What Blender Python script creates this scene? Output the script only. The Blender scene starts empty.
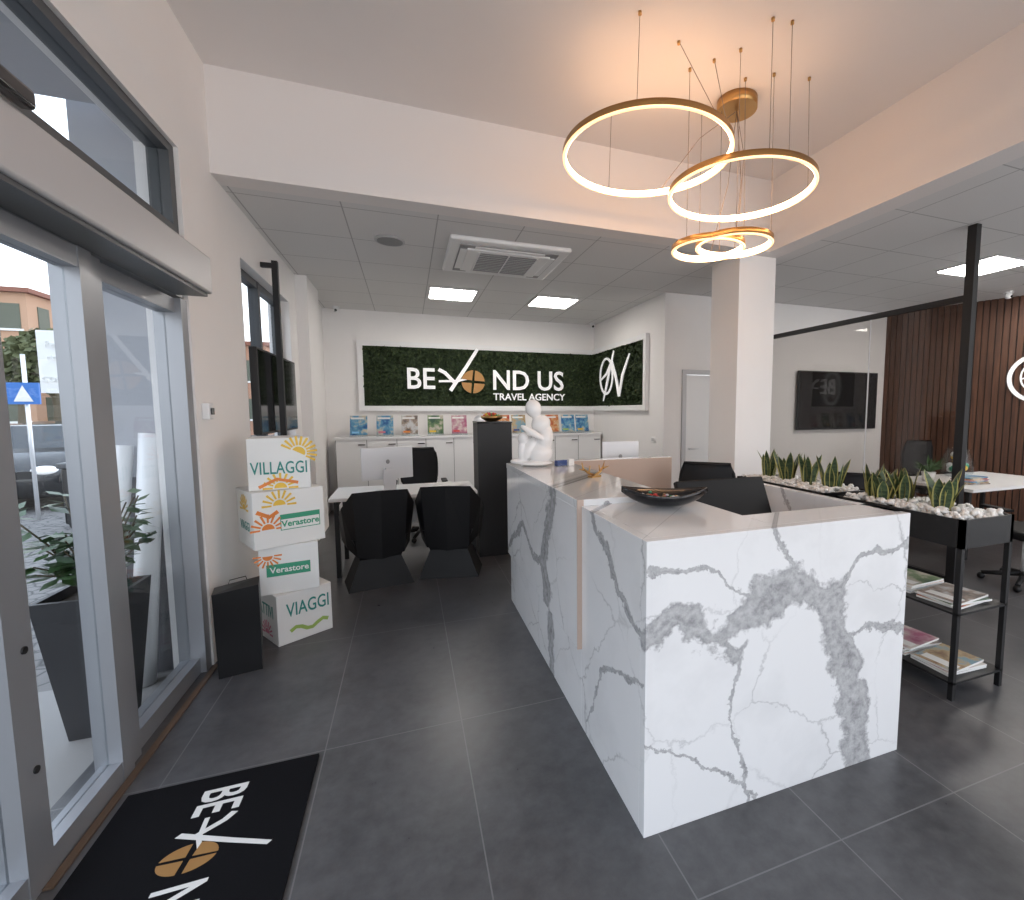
import bpy, bmesh, math, random
from mathutils import Matrix, Vector
random.seed(7)
S=bpy.context.scene
try:
    S.view_settings.view_transform='Standard'; S.view_settings.look='None'
except Exception: pass
S.view_settings.exposure=0.50
COL=S.collection
# ---------------------------------------------------------------- materials
def mat(name,col,rough=.5,metal=0,emit=None,es=0,spec=.5,coat=0):
    m=bpy.data.materials.new(name);m.use_nodes=True
    b=m.node_tree.nodes['Principled BSDF']
    b.inputs['Base Color'].default_value=(*col,1);b.inputs['Roughness'].default_value=rough
    b.inputs['Metallic'].default_value=metal;b.inputs['Specular IOR Level'].default_value=spec
    if coat:b.inputs['Coat Weight'].default_value=coat;b.inputs['Coat Roughness'].default_value=.03
    if emit:
        b.inputs['Emission Color'].default_value=(*emit,1);b.inputs['Emission Strength'].default_value=es
    return m
def N(m,t,**k):
    n=m.node_tree.nodes.new(t)
    for a,v in k.items(): setattr(n,a,v)
    return n
def LK(m,a,b): m.node_tree.links.new(a,b)
def bsdf(m): return m.node_tree.nodes['Principled BSDF']
def math_(m,op,a,b=None,c=None):
    n=N(m,'ShaderNodeMath',operation=op)
    for i,x in enumerate((a,b,c)):
        if x is None: continue
        if isinstance(x,(int,float)): n.inputs[i].default_value=x
        else: LK(m,x,n.inputs[i])
    return n.outputs[0]
def vmath(m,op,a,b=None,s=None,out=0):
    n=N(m,'ShaderNodeVectorMath',operation=op)
    for i,x in enumerate((a,b)):
        if x is None: continue
        if isinstance(x,tuple): n.inputs[i].default_value=x
        else: LK(m,x,n.inputs[i])
    if s is not None:
        if isinstance(s,(int,float)): n.inputs['Scale'].default_value=s
        else: LK(m,s,n.inputs['Scale'])
    return n.outputs[out]
def ramp(m,fac,stops):
    n=N(m,'ShaderNodeValToRGB');e=n.color_ramp.elements
    while len(e)<len(stops): e.new(.5)
    for i,(p,c) in enumerate(stops):
        e[i].position=p;e[i].color=(*c,1) if len(c)==3 else c
    LK(m,fac,n.inputs[0]);return n.outputs[0]
def mixc(m,f,a,b,mode='MIX'):
    n=N(m,'ShaderNodeMix',data_type='RGBA',blend_type=mode)
    if isinstance(f,(int,float)): n.inputs[0].default_value=f
    else: LK(m,f,n.inputs[0])
    for i,x in ((6,a),(7,b)):
        if isinstance(x,tuple): n.inputs[i].default_value=(*x,1)
        else: LK(m,x,n.inputs[i])
    return n.outputs[2]
def noise(m,vec,scale,detail=4,rough=.5,dist=0):
    n=N(m,'ShaderNodeTexNoise');n.inputs['Scale'].default_value=scale;n.inputs['Detail'].default_value=detail
    n.inputs['Roughness'].default_value=rough;n.inputs['Distortion'].default_value=dist
    if vec: LK(m,vec,n.inputs['Vector'])
    return n
def pos(m): return N(m,'ShaderNodeNewGeometry').outputs['Position']
def bump(m,h,st=.2,d=.01):
    n=N(m,'ShaderNodeBump');n.inputs['Strength'].default_value=st;n.inputs['Distance'].default_value=d
    LK(m,h,n.inputs['Height']);LK(m,n.outputs[0],bsdf(m).inputs['Normal'])

def mottled(name,c1,c2,scale,rough=.6,bs=0,**k):
    m=mat(name,c1,rough,**k);p=pos(m);n=noise(m,p,scale,6,.6)
    LK(m,mixc(m,n.outputs[0],c1,c2),bsdf(m).inputs['Base Color'])
    if bs: bump(m,n.outputs[0],bs)
    return m
WHITE=mottled('wall_paint_white',(.82,.80,.785),(.86,.84,.825),3,.75)
CEILW=mottled('ceiling_paint',(.78,.745,.725),(.81,.775,.755),2,.8)
EXTW=mottled('exterior_plaster',(.38,.39,.42),(.44,.45,.48),4,.9,.2)
EXTD=mottled('exterior_stone',(.12,.12,.13),(.17,.17,.18),9,.9,.3)
PLW=mat('white_lacquer',(.82,.82,.82),.3)
BLK=mat('black_matte',(.008,.008,.009),.45)
BLKG=mat('black_gloss',(.006,.006,.008),.12)
BAGM=mat('bag_black',(.004,.004,.005),.3,spec=.35)
CHB=mat('black_plastic',(.005,.005,.006),.5,spec=.3)
MESHB=mat('mesh_fabric_black',(.02,.02,.022),.8)
ALU=mat('aluminium_grey',(.32,.33,.35),.35,.5)
ALUL=mat('aluminium_light',(.50,.50,.51),.4,.15)
DGR=mat('dark_grey_frame',(.07,.075,.08),.4)
GOLD=mat('brushed_gold',(.55,.33,.13),.32,1)
GOLDP=mat('gold_paint',(.42,.22,.07),.4,.3)
WIRE=mat('wire',(.25,.2,.17),.5,.3)
RGL=mat('ring_led',(1,.8,.55),.5,0,(1,.57,.30),13)
RGE=mat('ring_diffuser_edge',(1,.8,.55),.5,0,(1,.58,.26),1.3)
LED=mat('led_panel',(1,1,1),.5,0,(1,.95,.89),15)
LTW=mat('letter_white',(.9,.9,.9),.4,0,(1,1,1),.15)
BEI=mat('beige_laminate',(.52,.40,.33),.5)
SIL=mat('silver',(.70,.71,.73),.3,.3)
SCR=mat('screen_black',(.01,.011,.013),.08)
PAP=mat('paper_white',(.76,.76,.74),.6)
GRILL=mat('grille_grey',(.28,.28,.28),.5)
STONEW=mottled('pebble_white',(.74,.72,.69),(.84,.83,.81),30,.5)
SOIL=mat('soil',(.05,.035,.025),.9)
SCULP=mat('ceramic_white',(.86,.85,.84),.15)
RUBBER=mat('tyre',(.015,.015,.015),.8)
CARW=mat('car_glass',(.02,.025,.03),.08)
THR=mat('threshold_bronze',(.13,.085,.055),.5)
# glass: thin pane, reflection depends only on incidence angle
def glassmat(name,tint=(1,1,1),k=.45):
    m=bpy.data.materials.new(name);m.use_nodes=True;nt=m.node_tree;nt.nodes.clear()
    o=N(m,'ShaderNodeOutputMaterial');t=N(m,'ShaderNodeBsdfTransparent');g=N(m,'ShaderNodeBsdfGlossy')
    t.inputs[0].default_value=(*tint,1);g.inputs['Roughness'].default_value=.0
    lw=N(m,'ShaderNodeLayerWeight');lw.inputs[0].default_value=.5
    f=math_(m,'MULTIPLY_ADD',math_(m,'POWER',lw.outputs['Facing'],4),k,.025)
    mx=N(m,'ShaderNodeMixShader');LK(m,f,mx.inputs[0]);LK(m,t.outputs[0],mx.inputs[1]);LK(m,g.outputs[0],mx.inputs[2]);LK(m,mx.outputs[0],o.inputs[0])
    return m
GLASS=glassmat('clear_glass',tint=(.95,.97,.98),k=.25)
GLASSP=glassmat('partition_glass',tint=(.84,.825,.81),k=.55)
# floor tiles
FLO=mat('floor_tile',(.07,.07,.075),.38);m=FLO;p=pos(m)
sx=N(m,'ShaderNodeSeparateXYZ');LK(m,p,sx.inputs[0])
dx=math_(m,'PINGPONG',math_(m,'SUBTRACT',sx.outputs[0],.21-6.1),.305)
dy=math_(m,'PINGPONG',math_(m,'SUBTRACT',sx.outputs[1],1.15-11.5),.575)
d=math_(m,'MINIMUM',dx,dy);g=math_(m,'LESS_THAN',d,.0026)
n1=noise(m,p,1.6,8,.6,.4);n2=noise(m,p,14,6,.65)
c=ramp(m,n1.outputs[0],[(.3,(.048,.048,.052)),(.7,(.105,.105,.111))])
c=mixc(m,.28,c,ramp(m,n2.outputs[0],[(.3,(.022,.022,.025)),(.7,(.15,.15,.155))]))
LK(m,mixc(m,g,c,(.16,.16,.165)),bsdf(m).inputs['Base Color'])
LK(m,math_(m,'MULTIPLY_ADD',n2.outputs[0],.25,.20),bsdf(m).inputs['Roughness'])
# ceiling tiles
CTI=mat('ceiling_tile',(.8,.8,.79),.8);m=CTI;p=pos(m)
sx=N(m,'ShaderNodeSeparateXYZ');LK(m,p,sx.inputs[0])
dx=math_(m,'PINGPONG',math_(m,'SUBTRACT',sx.outputs[0],-.42-7),.35)
dy=math_(m,'PINGPONG',math_(m,'SUBTRACT',sx.outputs[1],4.10-7),.35)
g=math_(m,'LESS_THAN',math_(m,'MINIMUM',dx,dy),.005)
n2=noise(m,p,120,3,.6)
LK(m,mixc(m,g,mixc(m,n2.outputs[0],(.66,.65,.64),(.76,.75,.74)),(.42,.41,.405)),bsdf(m).inputs['Base Color'])
# marble: slab veins laid out in slab coordinates (u = along the unfolded faces, v = height)
MAR=mat('marble_calacatta',(.86,.86,.86),.12,coat=.3);m=MAR;p=pos(m)
sx=N(m,'ShaderNodeSeparateXYZ');LK(m,p,sx.inputs[0])
u=math_(m,'SUBTRACT',math_(m,'SUBTRACT',sx.outputs[0],.76),math_(m,'SUBTRACT',sx.outputs[1],1.40))
cb=N(m,'ShaderNodeCombineXYZ');LK(m,u,cb.inputs[0]);LK(m,sx.outputs[2],cb.inputs[1])
uv=cb.outputs[0]
def warp(src,scale,amp,det=3,ro=.5):
    n=noise(m,src,scale,det,ro);c_=vmath(m,'SUBTRACT',n.outputs[1],(.5,.5,.5))
    c_=vmath(m,'MULTIPLY',c_,(1,1,0));return vmath(m,'SCALE',c_,s=amp)
w1=vmath(m,'ADD',uv,warp(uv,2.2,.22));w2=vmath(m,'ADD',w1,warp(uv,7,.15,8,.70))
fine=noise(m,uv,26,8,.75);blot=noise(m,w1,4.5,6,.66)
veins=[]
def V(pts,w): 
    for a,b in zip(pts,pts[1:]): veins.append((a,b,w))
V([(0.0,.75),(.13,.80),(.30,.72),(.38,.64)],.055)
V([(.30,.72),(.48,.82),(.66,.90),(.84,.82)],.10)
V([(.84,.82),(.94,.58),(.98,.32),(1.05,-.02)],.10)
V([(.94,.58),(1.13,.62),(1.32,.50)],.024)
V([(.66,.90),(.58,1.12)],.026)
V([(.38,.64),(.36,.42),(.46,.0)],.012)
V([(.48,.82),(.23,1.0),(0,.97)],.014)
V([(.84,.82),(1.03,.94),(1.32,.95)],.020)
V([(0,.35),(.2,.28),(.5,.02)],.009)
V([(0.0,.75),(-.25,.85),(-.5,1.12)],.024)
V([(-.02,.55),(-.35,.45),(-.6,0)],.014)
V([(-1.05,1.12),(-1.25,.6),(-1.1,0)],.08)
V([(-1.25,.6),(-1.8,.75),(-2.4,.4)],.03)
tot=None
for a,b,w_ in veins:
    ba=(b[0]-a[0],b[1]-a[1],0);l2=ba[0]**2+ba[1]**2
    pa=vmath(m,'SUBTRACT',w2,(a[0],a[1],0))
    dt=vmath(m,'DOT_PRODUCT',pa,ba,out=1)
    hn=N(m,'ShaderNodeMath',operation='DIVIDE',use_clamp=True);LK(m,dt,hn.inputs[0]);hn.inputs[1].default_value=l2
    bs=N(m,'ShaderNodeVectorMath',operation='SCALE');bs.inputs[0].default_value=ba;LK(m,hn.outputs[0],bs.inputs['Scale'])
    dd=vmath(m,'LENGTH',vmath(m,'SUBTRACT',pa,bs.outputs[0]),out=1)
    v=math_(m,'DIVIDE',dd,w_)
    tot=v if tot is None else math_(m,'MINIMUM',tot,v)
tot=math_(m,'ADD',tot,math_(m,'MULTIPLY',math_(m,'SUBTRACT',blot.outputs[0],.47),3.6))
big=ramp(m,tot,[(0,(.78,)*3),(.3,(.56,)*3),(.70,(.74,)*3),(.85,(.38,)*3),(1,(0,)*3)])
bigc=math_(m,'MULTIPLY',big,ramp(m,fine.outputs[0],[(.30,(.50,)*3),(.62,(1.0,)*3)]))
v2=N(m,'ShaderNodeTexVoronoi',feature='DISTANCE_TO_EDGE');v2.inputs['Scale'].default_value=2.1;LK(m,w2,v2.inputs['Vector'])
mk=noise(m,uv,1.7,2)
thin=math_(m,'MULTIPLY',ramp(m,v2.outputs[0],[(0,(.50,)*3),(.006,(.22,)*3),(.016,(0,)*3)]),ramp(m,mk.outputs[0],[(.40,(0.08,)*3),(.6,(1,)*3)]))
cl=noise(m,w1,2.0,5,.6)
cloud=ramp(m,cl.outputs[0],[(.5,(0,)*3),(.8,(.18,)*3)])
tt=math_(m,'MAXIMUM',bigc,math_(m,'MAXIMUM',thin,cloud))
LK(m,mixc(m,tt,(.80,.80,.805),(.10,.10,.108)),bsdf(m).inputs['Base Color'])
# wood slats
WOOD=mat('walnut',(.12,.05,.025),.45);m=WOOD;p=pos(m)
mp=N(m,'ShaderNodeMapping');LK(m,p,mp.inputs[0]);mp.inputs['Scale'].default_value=(14,14,.9)
n1=noise(m,mp.outputs[0],2,6,.6,.5)
LK(m,ramp(m,n1.outputs[0],[(.3,(.050,.020,.011)),(.7,(.13,.055,.029))]),bsdf(m).inputs['Base Color'])
# moss
MOSS=mat('moss_foliage',(.03,.07,.02),.8);m=MOSS;p=pos(m);n1=noise(m,p,22,4,.75);n0=noise(m,p,2.5,3)
c=ramp(m,n1.outputs[0],[(.3,(.005,.011,.004)),(.52,(.024,.046,.014)),(.72,(.12,.16,.05))])
LK(m,mixc(m,math_(m,'MULTIPLY',n0.outputs[0],.35),c,(.02,.036,.016)),bsdf(m).inputs['Base Color'])
LEAF=mat('sansevieria_leaf',(.05,.1,.04),.4);m=LEAF;p=pos(m)
mp=N(m,'ShaderNodeMapping');LK(m,p,mp.inputs[0]);mp.inputs['Scale'].default_value=(1,1,5)
n1=noise(m,mp.outputs[0],16,3,.6)
LK(m,ramp(m,n1.outputs[0],[(.4,(.014,.038,.018)),(.6,(.07,.11,.045))]),bsdf(m).inputs['Base Color'])
LEAFY=mat('sansevieria_edge',(.40,.37,.12),.4)
LEAFG=mottled('shrub_leaf',(.02,.06,.018),(.07,.14,.045),9,.4)
STEM=mat('stem',(.09,.07,.04),.7)
TREEL=mottled('tree_foliage',(.05,.06,.025),(.13,.14,.06),3,.8)
# cobbles
COB=mat('cobblestone',(.3,.3,.3),.8);m=COB;p=pos(m)
v=N(m,'ShaderNodeTexVoronoi',feature='DISTANCE_TO_EDGE');v.inputs['Scale'].default_value=7;LK(m,p,v.inputs['Vector'])
n1=noise(m,p,6,4)
LK(m,mixc(m,ramp(m,v.outputs[0],[(0,(0,)*3),(.09,(1,)*3)]),(.05,.05,.05),mixc(m,n1.outputs[0],(.13,.125,.12),(.21,.20,.195))),bsdf(m).inputs['Base Color'])
bump(m,v.outputs[0],.6,.02)
POT=mottled('planter_grey',(.018,.018,.020),(.028,.028,.031),8,.5)
MATB=mottled('mat_black',(.004,.004,.005),(.010,.010,.012),160,.95,spec=.1)
SLAB=mat('concrete_slab',(.28,.27,.26),.85)
def col(name,c,r=.5,**k): return mat(name,c,r,**k)
COLS={k:col('print_'+k,v) for k,v in dict(red=(.6,.05,.04),blue=(.04,.16,.48),sky=(.25,.55,.8),orange=(.72,.22,.04),yellow=(.75,.48,.05),green=(.04,.30,.17),teal=(.02,.22,.19),pink=(.6,.18,.26),navy=(.03,.06,.2),brown=(.35,.18,.08),lime=(.32,.46,.11)).items()}
def printmat(name,a,b,c_):
    m=mat(name,a,.35);p=pos(m);n=noise(m,p,9,3,.6);LK(m,ramp(m,n.outputs[0],[(.36,a),(.5,b),(.62,c_)]),bsdf(m).inputs['Base Color']);return m
PR=[printmat('cover_sea',(.02,.10,.28),(.12,.32,.48),(.55,.5,.4)),printmat('cover_sunset',(.4,.05,.03),(.58,.24,.08),(.65,.5,.34)),printmat('cover_forest',(.03,.09,.05),(.14,.22,.10),(.5,.45,.38)),
    printmat('cover_city',(.08,.07,.07),(.32,.25,.20),(.55,.55,.56)),printmat('cover_pink',(.33,.08,.16),(.46,.27,.31),(.6,.55,.5)),printmat('cover_sand',(.22,.12,.06),(.44,.33,.18),(.18,.32,.4))]
# ---------------------------------------------------------------- mesh builder
class MB:
    def __init__(s,name): s.n=name;s.bm=bmesh.new();s.m=[]
    def mi(s,mt):
        if mt not in s.m: s.m.append(mt)
        return s.m.index(mt)
    def _set(s,vs,mt,smooth=False):
        i=s.mi(mt);fs=set()
        for v in vs:
            for f in v.link_faces: fs.add(f)
        for f in fs: f.material_index=i;f.smooth=smooth
    def box(s,x0,x1,y0,y1,z0,z1,mt,M=None,bev=0):
        T=Matrix.Translation(((x0+x1)/2,(y0+y1)/2,(z0+z1)/2))@Matrix.Diagonal((abs(x1-x0),abs(y1-y0),abs(z1-z0),1))
        if M is not None: T=M@T
        r=bmesh.ops.create_cube(s.bm,size=1,matrix=T);s._set(r['verts'],mt)
        if bev:
            es={e for v in r['verts'] for e in v.link_edges}
            rr=bmesh.ops.bevel(s.bm,geom=list(es),offset=bev,segments=3,affect='EDGES',profile=.5)
            i=s.mi(mt)
            for f in rr['faces']: f.material_index=i;f.smooth=True
        return s
    def cyl(s,p0,p1,r0,mt,r1=None,seg=20,M=None,smooth=True):
        p0=Vector(p0);p1=Vector(p1)
        if M is not None:p0=M@p0;p1=M@p1
        if r1 is None:r1=r0
        d=p1-p0;q=d.to_track_quat('Z','Y').to_matrix().to_4x4()
        T=Matrix.Translation((p0+p1)/2)@q
        r=bmesh.ops.create_cone(s.bm,cap_ends=True,segments=seg,radius1=r0,radius2=r1,depth=d.length,matrix=T)
        s._set(r['verts'],mt,smooth)
        for v in r['verts']:
            for f in v.link_faces:
                if len(f.verts)>4: f.smooth=False
        return s
    def sph(s,c,r,mt,u=20,v=12,M=None):
        if isinstance(r,(int,float)): r=(r,r,r)
        T=Matrix.Translation(c)@Matrix.Diagonal((*r,1))
        if M is not None:T=M@T
        q=bmesh.ops.create_uvsphere(s.bm,u_segments=u,v_segments=v,radius=1,matrix=T);s._set(q['verts'],mt,True);return s
    def ico(s,T,mt,sub=1):
        q=bmesh.ops.create_icosphere(s.bm,subdivisions=sub,radius=1,matrix=T);s._set(q['verts'],mt,True);return s
    def poly(s,pts,mt,smooth=False,M=None):
        vs=[s.bm.verts.new(M@Vector(p) if M is not None else p) for p in pts]
        f=s.bm.faces.new(vs);f.material_index=s.mi(mt);f.smooth=smooth;return s
    def loft(s,rings,mt,smooth=False,closed=True,cap=True,M=None,loop=False):
        R=[[s.bm.verts.new(M@Vector(p) if M is not None else p) for p in r] for r in rings];i=s.mi(mt);n=len(R[0])
        pairs=list(zip(R,R[1:]))
        if loop: pairs.append((R[-1],R[0]))
        for a,b in pairs:
            for k in range(n if closed else n-1):
                f=s.bm.faces.new((a[k],a[(k+1)%n],b[(k+1)%n],b[k]));f.material_index=i;f.smooth=smooth
        if cap and not loop:
            for r in (R[0],R[-1]):
                f=s.bm.faces.new(r);f.material_index=i
        return s
    def tube(s,pts,r,mt,seg=8,M=None):
        pts=[Vector(p) for p in pts];rings=[]
        for i,p in enumerate(pts):
            d=(pts[min(i+1,len(pts)-1)]-pts[max(i-1,0)]).normalized()
            a=d.cross(Vector((0,0,1)) if abs(d.z)<.9 else Vector((1,0,0))).normalized();b=d.cross(a)
            rr=r[i] if isinstance(r,(list,tuple)) else r
            rings.append([p+rr*(math.cos(t)*a+math.sin(t)*b) for t in [2*math.pi*k/seg for k in range(seg)]])
        return s.loft(rings,mt,True,M=M)
    def lathe(s,prof,c,mt,seg=32,M=None,smooth=True):
        rings=[[(c[0]+r*math.cos(t),c[1]+r*math.sin(t),c[2]+z) for t in [2*math.pi*k/seg for k in range(seg)]] for r,z in prof]
        return s.loft(rings,mt,smooth,M=M)
    def ext(s,pts,h,mt,M):
        return s.loft([[(x,y,0) for x,y in pts],[(x,y,h) for x,y in pts]],mt,M=M)
    def stroke(s,pts,w,h,mt,M):
        n=len(pts);Lp=[];Rp=[]
        for i,(x,y) in enumerate(pts):
            a=Vector(pts[max(i-1,0)]);b=Vector(pts[min(i+1,n-1)]);d=(b-a).normalized();ww=(w[i] if isinstance(w,(list,tuple)) else w)/2
            Lp.append((x-d.y*ww,y+d.x*ww));Rp.append((x+d.y*ww,y-d.x*ww))
        rings=[[(l[0],l[1],0),(l[0],l[1],h),(r[0],r[1],h),(r[0],r[1],0)] for l,r in zip(Lp,Rp)]
        return s.loft(rings,mt,M=M)
    def text(s,body,size,mt,M,extr=.004,align='CENTER',sx=1,bold=0):
        cu=bpy.data.curves.new('tmp','FONT');cu.body=body;cu.size=size;cu.extrude=extr;cu.align_x=align;cu.align_y='CENTER';cu.offset=bold
        cu.resolution_u=3
        o=bpy.data.objects.new('tmp',cu);COL.objects.link(o);bpy.context.view_layer.update()
        dg=bpy.context.evaluated_depsgraph_get();me=bpy.data.meshes.new_from_object(o.evaluated_get(dg))
        me.transform(M@Matrix.Diagonal((sx,1,1,1)))
        k=len(s.bm.faces);s.bm.from_mesh(me);s.bm.faces.ensure_lookup_table();i=s.mi(mt)
        for f in s.bm.faces[k:]: f.material_index=i;f.smooth=False
        bpy.data.objects.remove(o);bpy.data.curves.remove(cu);bpy.data.meshes.remove(me);return s
    def done(s,T=None,parent=None,bevel=0,fixn=True):
        if fixn: bmesh.ops.recalc_face_normals(s.bm,faces=s.bm.faces)
        me=bpy.data.meshes.new(s.n);s.bm.to_mesh(me);s.bm.free()
        for m in s.m: me.materials.append(m)
        o=bpy.data.objects.new(s.n,me);COL.objects.link(o)
        if T is not None:o.matrix_world=T
        if parent:o.parent=parent
        if bevel:
            b=o.modifiers.new('bevel','BEVEL');b.width=bevel;b.segments=2;b.limit_method='ANGLE'
        return o
def TR(x,y,z,rz=0,rx=0,ry=0): return Matrix.Translation((x,y,z))@Matrix.Rotation(rz,4,'Z')@Matrix.Rotation(ry,4,'Y')@Matrix.Rotation(rx,4,'X')
H=math.pi/2
def wallM(x,y,z): return TR(x,y,z,0,H)
def wallMx(x,y,z): return TR(x,y,z,-H,H)
# ---------------------------------------------------------------- room
MB('floor').box(-1.36,9.2,-2.2,8.27,-.12,0,FLO).done()
MB('wall_back').box(-1.36,3.45,8.07,8.27,0,3.3,WHITE).done()
w=MB('wall_left')
w.box(-1.36,-1.16,3.35,4.33,0,3.9,WHITE).box(-1.36,-1.16,4.33,5.9,0,1.0,WHITE).box(-1.36,-1.16,4.33,5.9,2.72,3.9,WHITE).box(-1.36,-1.16,5.9,8.07,0,3.9,WHITE).box(-1.36,-1.16,-2.2,3.35,3.02,3.9,WHITE)
w.box(-1.16,-1.04,6.25,7.0,0,3.1,WHITE)
w.done()
MB('wall_right_back').box(3.25,3.45,5.55,8.07,0,3.3,WHITE).done()
w=MB('wall_right_room');w.box(3.45,3.52,5.55,5.7,0,3.3,WHITE).box(3.52,4.38,5.55,5.7,2.1,3.3,WHITE).box(4.38,7.5,5.55,5.7,0,3.3,WHITE);w.done()
MB('wall_right_side').box(8.9,9.1,-2.2,1.6,0,3.3,WHITE).done()
w=MB('wall_front');w.box(-1.36,9.1,-2.2,-2.05,0,.25,WHITE).box(-1.36,9.1,-2.2,-2.05,2.9,3.9,WHITE)
for x in (-1.36,2.0,5.4,8.8): w.box(x,x+.3,-2.2,-2.05,.25,2.9,WHITE)
w.done()
MB('ceiling_raised').box(-1.36,3.6,-2.2,4.0,3.77,3.95,CEILW).done()
MB('ceiling_back').box(-1.36,9.2,4.0,8.27,3.1,3.2,CTI).done()
MB('ceiling_right').box(3.6,9.2,-2.2,4.0,3.1,3.2,CTI).done()
b=MB('ceiling_beam');b.box(-1.16,3.6,3.82,4.0,3.1,3.77,CEILW).box(3.4,3.6,-2.05,3.82,3.1,3.77,CEILW);b.done()
MB('column').box(3.15,3.6,3.95,4.4,0,3.1,WHITE).done()
a=Vector((7.35,5.55,0));c=Vector((8.95,1.5,0));d=(c-a);L=d.length;ang=math.atan2(d.y,d.x)
w=MB('wall_wood_slats');T=TR(7.35,5.55,0,ang)
w.box(0,L,.02,.15,0,3.1,BLK,M=T)
k=0
while k*.075<L: w.box(k*.075,k*.075+.062,-.01,.03,0,3.1,WOOD,M=T);k+=1
w.done()
dr=MB('door_1')
dr.box(3.52,3.58,5.52,5.7,0,2.1,ALUL).box(4.32,4.38,5.52,5.7,0,2.1,ALUL).box(3.581,4.319,5.52,5.7,2.04,2.1,ALUL)
dr.box(3.59,4.31,5.57,5.61,.01,2.03,PLW).cyl((3.66,5.56,1.02),(3.66,5.51,1.02),.012,SIL).cyl((3.66,5.51,1.02),(3.78,5.51,1.02),.01,SIL)
dr.done()
MB('light_switch').box(3.235,3.249,5.75,5.87,1.1,1.18,PLW,bev=.004).box(3.231,3.236,5.77,5.85,1.12,1.16,ALUL).done()
def ledp(x,y,w=.6,h=.6):
    m=MB('led_ceiling_panel');m.box(x,x+w,y,y+h,3.085,3.099,ALUL).box(x+.02,x+w-.02,y+.02,y+h-.02,3.078,3.0851,LED);m.done()
for x,y in ((.31,6.25),(1.70,6.25),(5.6,3.1),(5.6,.4),(4.2,.4),(7.2,3.1)): ledp(x,y)  # last panels listed, mostly out of view, are added to light the room
# AC cassette
m=MB('ceiling_ac_cassette');X0,X1,Y0,Y1=.40,1.53,4.36,5.38
m.box(X0,X1,Y0,Y1,3.055,3.099,PLW,bev=.018)
m.box(X0+.10,X1-.10,Y0+.10,Y1-.10,3.045,3.056,GRILL)
m.box(X0+.17,X1-.17,Y0+.17,Y1-.17,3.03,3.052,PLW,bev=.006)
cx,cy=(X0+X1)/2,(Y0+Y1)/2
for i in range(11):
    t=-.27+i*.054;m.box(cx-.28,cx+.28,cy+t-.013,cy+t+.013,3.024,3.031,GRILL)
for t in (-.28,0,.28): m.box(cx+t-.006,cx+t+.006,cy-.3,cy+.3,3.018,3.03,PLW)
for sx_ in (-1,1):
    m.box(cx+sx_*.425-.03,cx+sx_*.425+.03,cy-.3,cy+.3,3.038,3.05,PLW)
    m.box(cx-.33,cx+.33,cy+sx_*.37-.03,cy+sx_*.37+.03,3.038,3.05,PLW)
m.done()
MB('ceiling_speaker').cyl((-.10,4.72,3.085),(-.10,4.72,3.1),.13,ALUL,seg=32).cyl((-.10,4.72,3.08),(-.10,4.72,3.09),.11,GRILL,seg=32).done()
def camdome(x,y,z): MB('security_camera').cyl((x,y,z-.02),(x,y,z),.05,PLW).sph((x,y,z-.05),.045,PLW).sph((x,y-.03,z-.06),.022,BLKG).done()
camdome(3.15,7.9,3.1);camdome(-.95,7.9,3.1);camdome(7.5,4.0,3.1)
# ---------------------------------------------------------------- chandelier
root=bpy.data.objects.new('ring_chandelier',None);COL.objects.link(root)
can=MB('canopy');can.cyl((2.30,2.96,3.70),(2.30,2.96,3.769),.14,GOLD,seg=40)
can.done(parent=root)
def ring(nm,c,R,h=.036,t=.02):
    m=MB(nm);seg=128
    cs=[math.cos(2*math.pi*k/seg) for k in range(seg)];sn=[math.sin(2*math.pi*k/seg) for k in range(seg)]
    def rr(r,z): return [(c[0]+r*cs[k],c[1]+r*sn[k],c[2]+z) for k in range(seg)]
    m.loft([rr(R-t,h),rr(R,h),rr(R,.0)],GOLD,True,cap=False)
    m.loft([rr(R,0),rr(R-.004,-.007),rr(R-t+.002,-.007)],RGE,False,cap=False)
    m.loft([rr(R-t+.002,-.007),rr(R-t-.002,-.004),rr(R-t-.002,h-.004),rr(R-t,h)],RGL,False,cap=False)
    return m
specs=[('ring_large',(1.53,2.88,3.20),.55,[(1.29,2.52),(1.90,2.68),(1.50,3.38),(1.61,2.63)]),('ring_medium',(2.17,2.74,3.02),.48,[(2.02,2.30),(2.14,2.28),(2.60,2.60)]),('ring_small_1',(2.02,2.88,2.67),.25,[(1.80,2.80),(2.2,2.75),(2.1,3.1)]),('ring_small_2',(2.14,2.75,2.67),.255,[(2.0,2.55),(2.35,2.65),(2.2,3.0)])]
for nm,c,R,anch in specs:
    m=ring(nm,c,R)
    for ax,ay in anch:
        a=math.atan2(ay-c[1],ax-c[0])
        m.cyl((c[0]+(R-.01)*math.cos(a),c[1]+(R-.01)*math.sin(a),c[2]+.03),(ax,ay,3.769),.002,WIRE,seg=6)
        m.cyl((ax,ay,3.752),(ax,ay,3.769),.010,GOLD,seg=10)
    m.tube([(c[0]+R*math.cos(.9),c[1]+R*math.sin(.9),c[2]+.03),((c[0]+2.3)/2+.05,(c[1]+2.96)/2,(c[2]+3.7)/2-.02),(2.30,2.96,3.7)],.0025,WIRE,6)
    m.done(parent=root,fixn=True)
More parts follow.
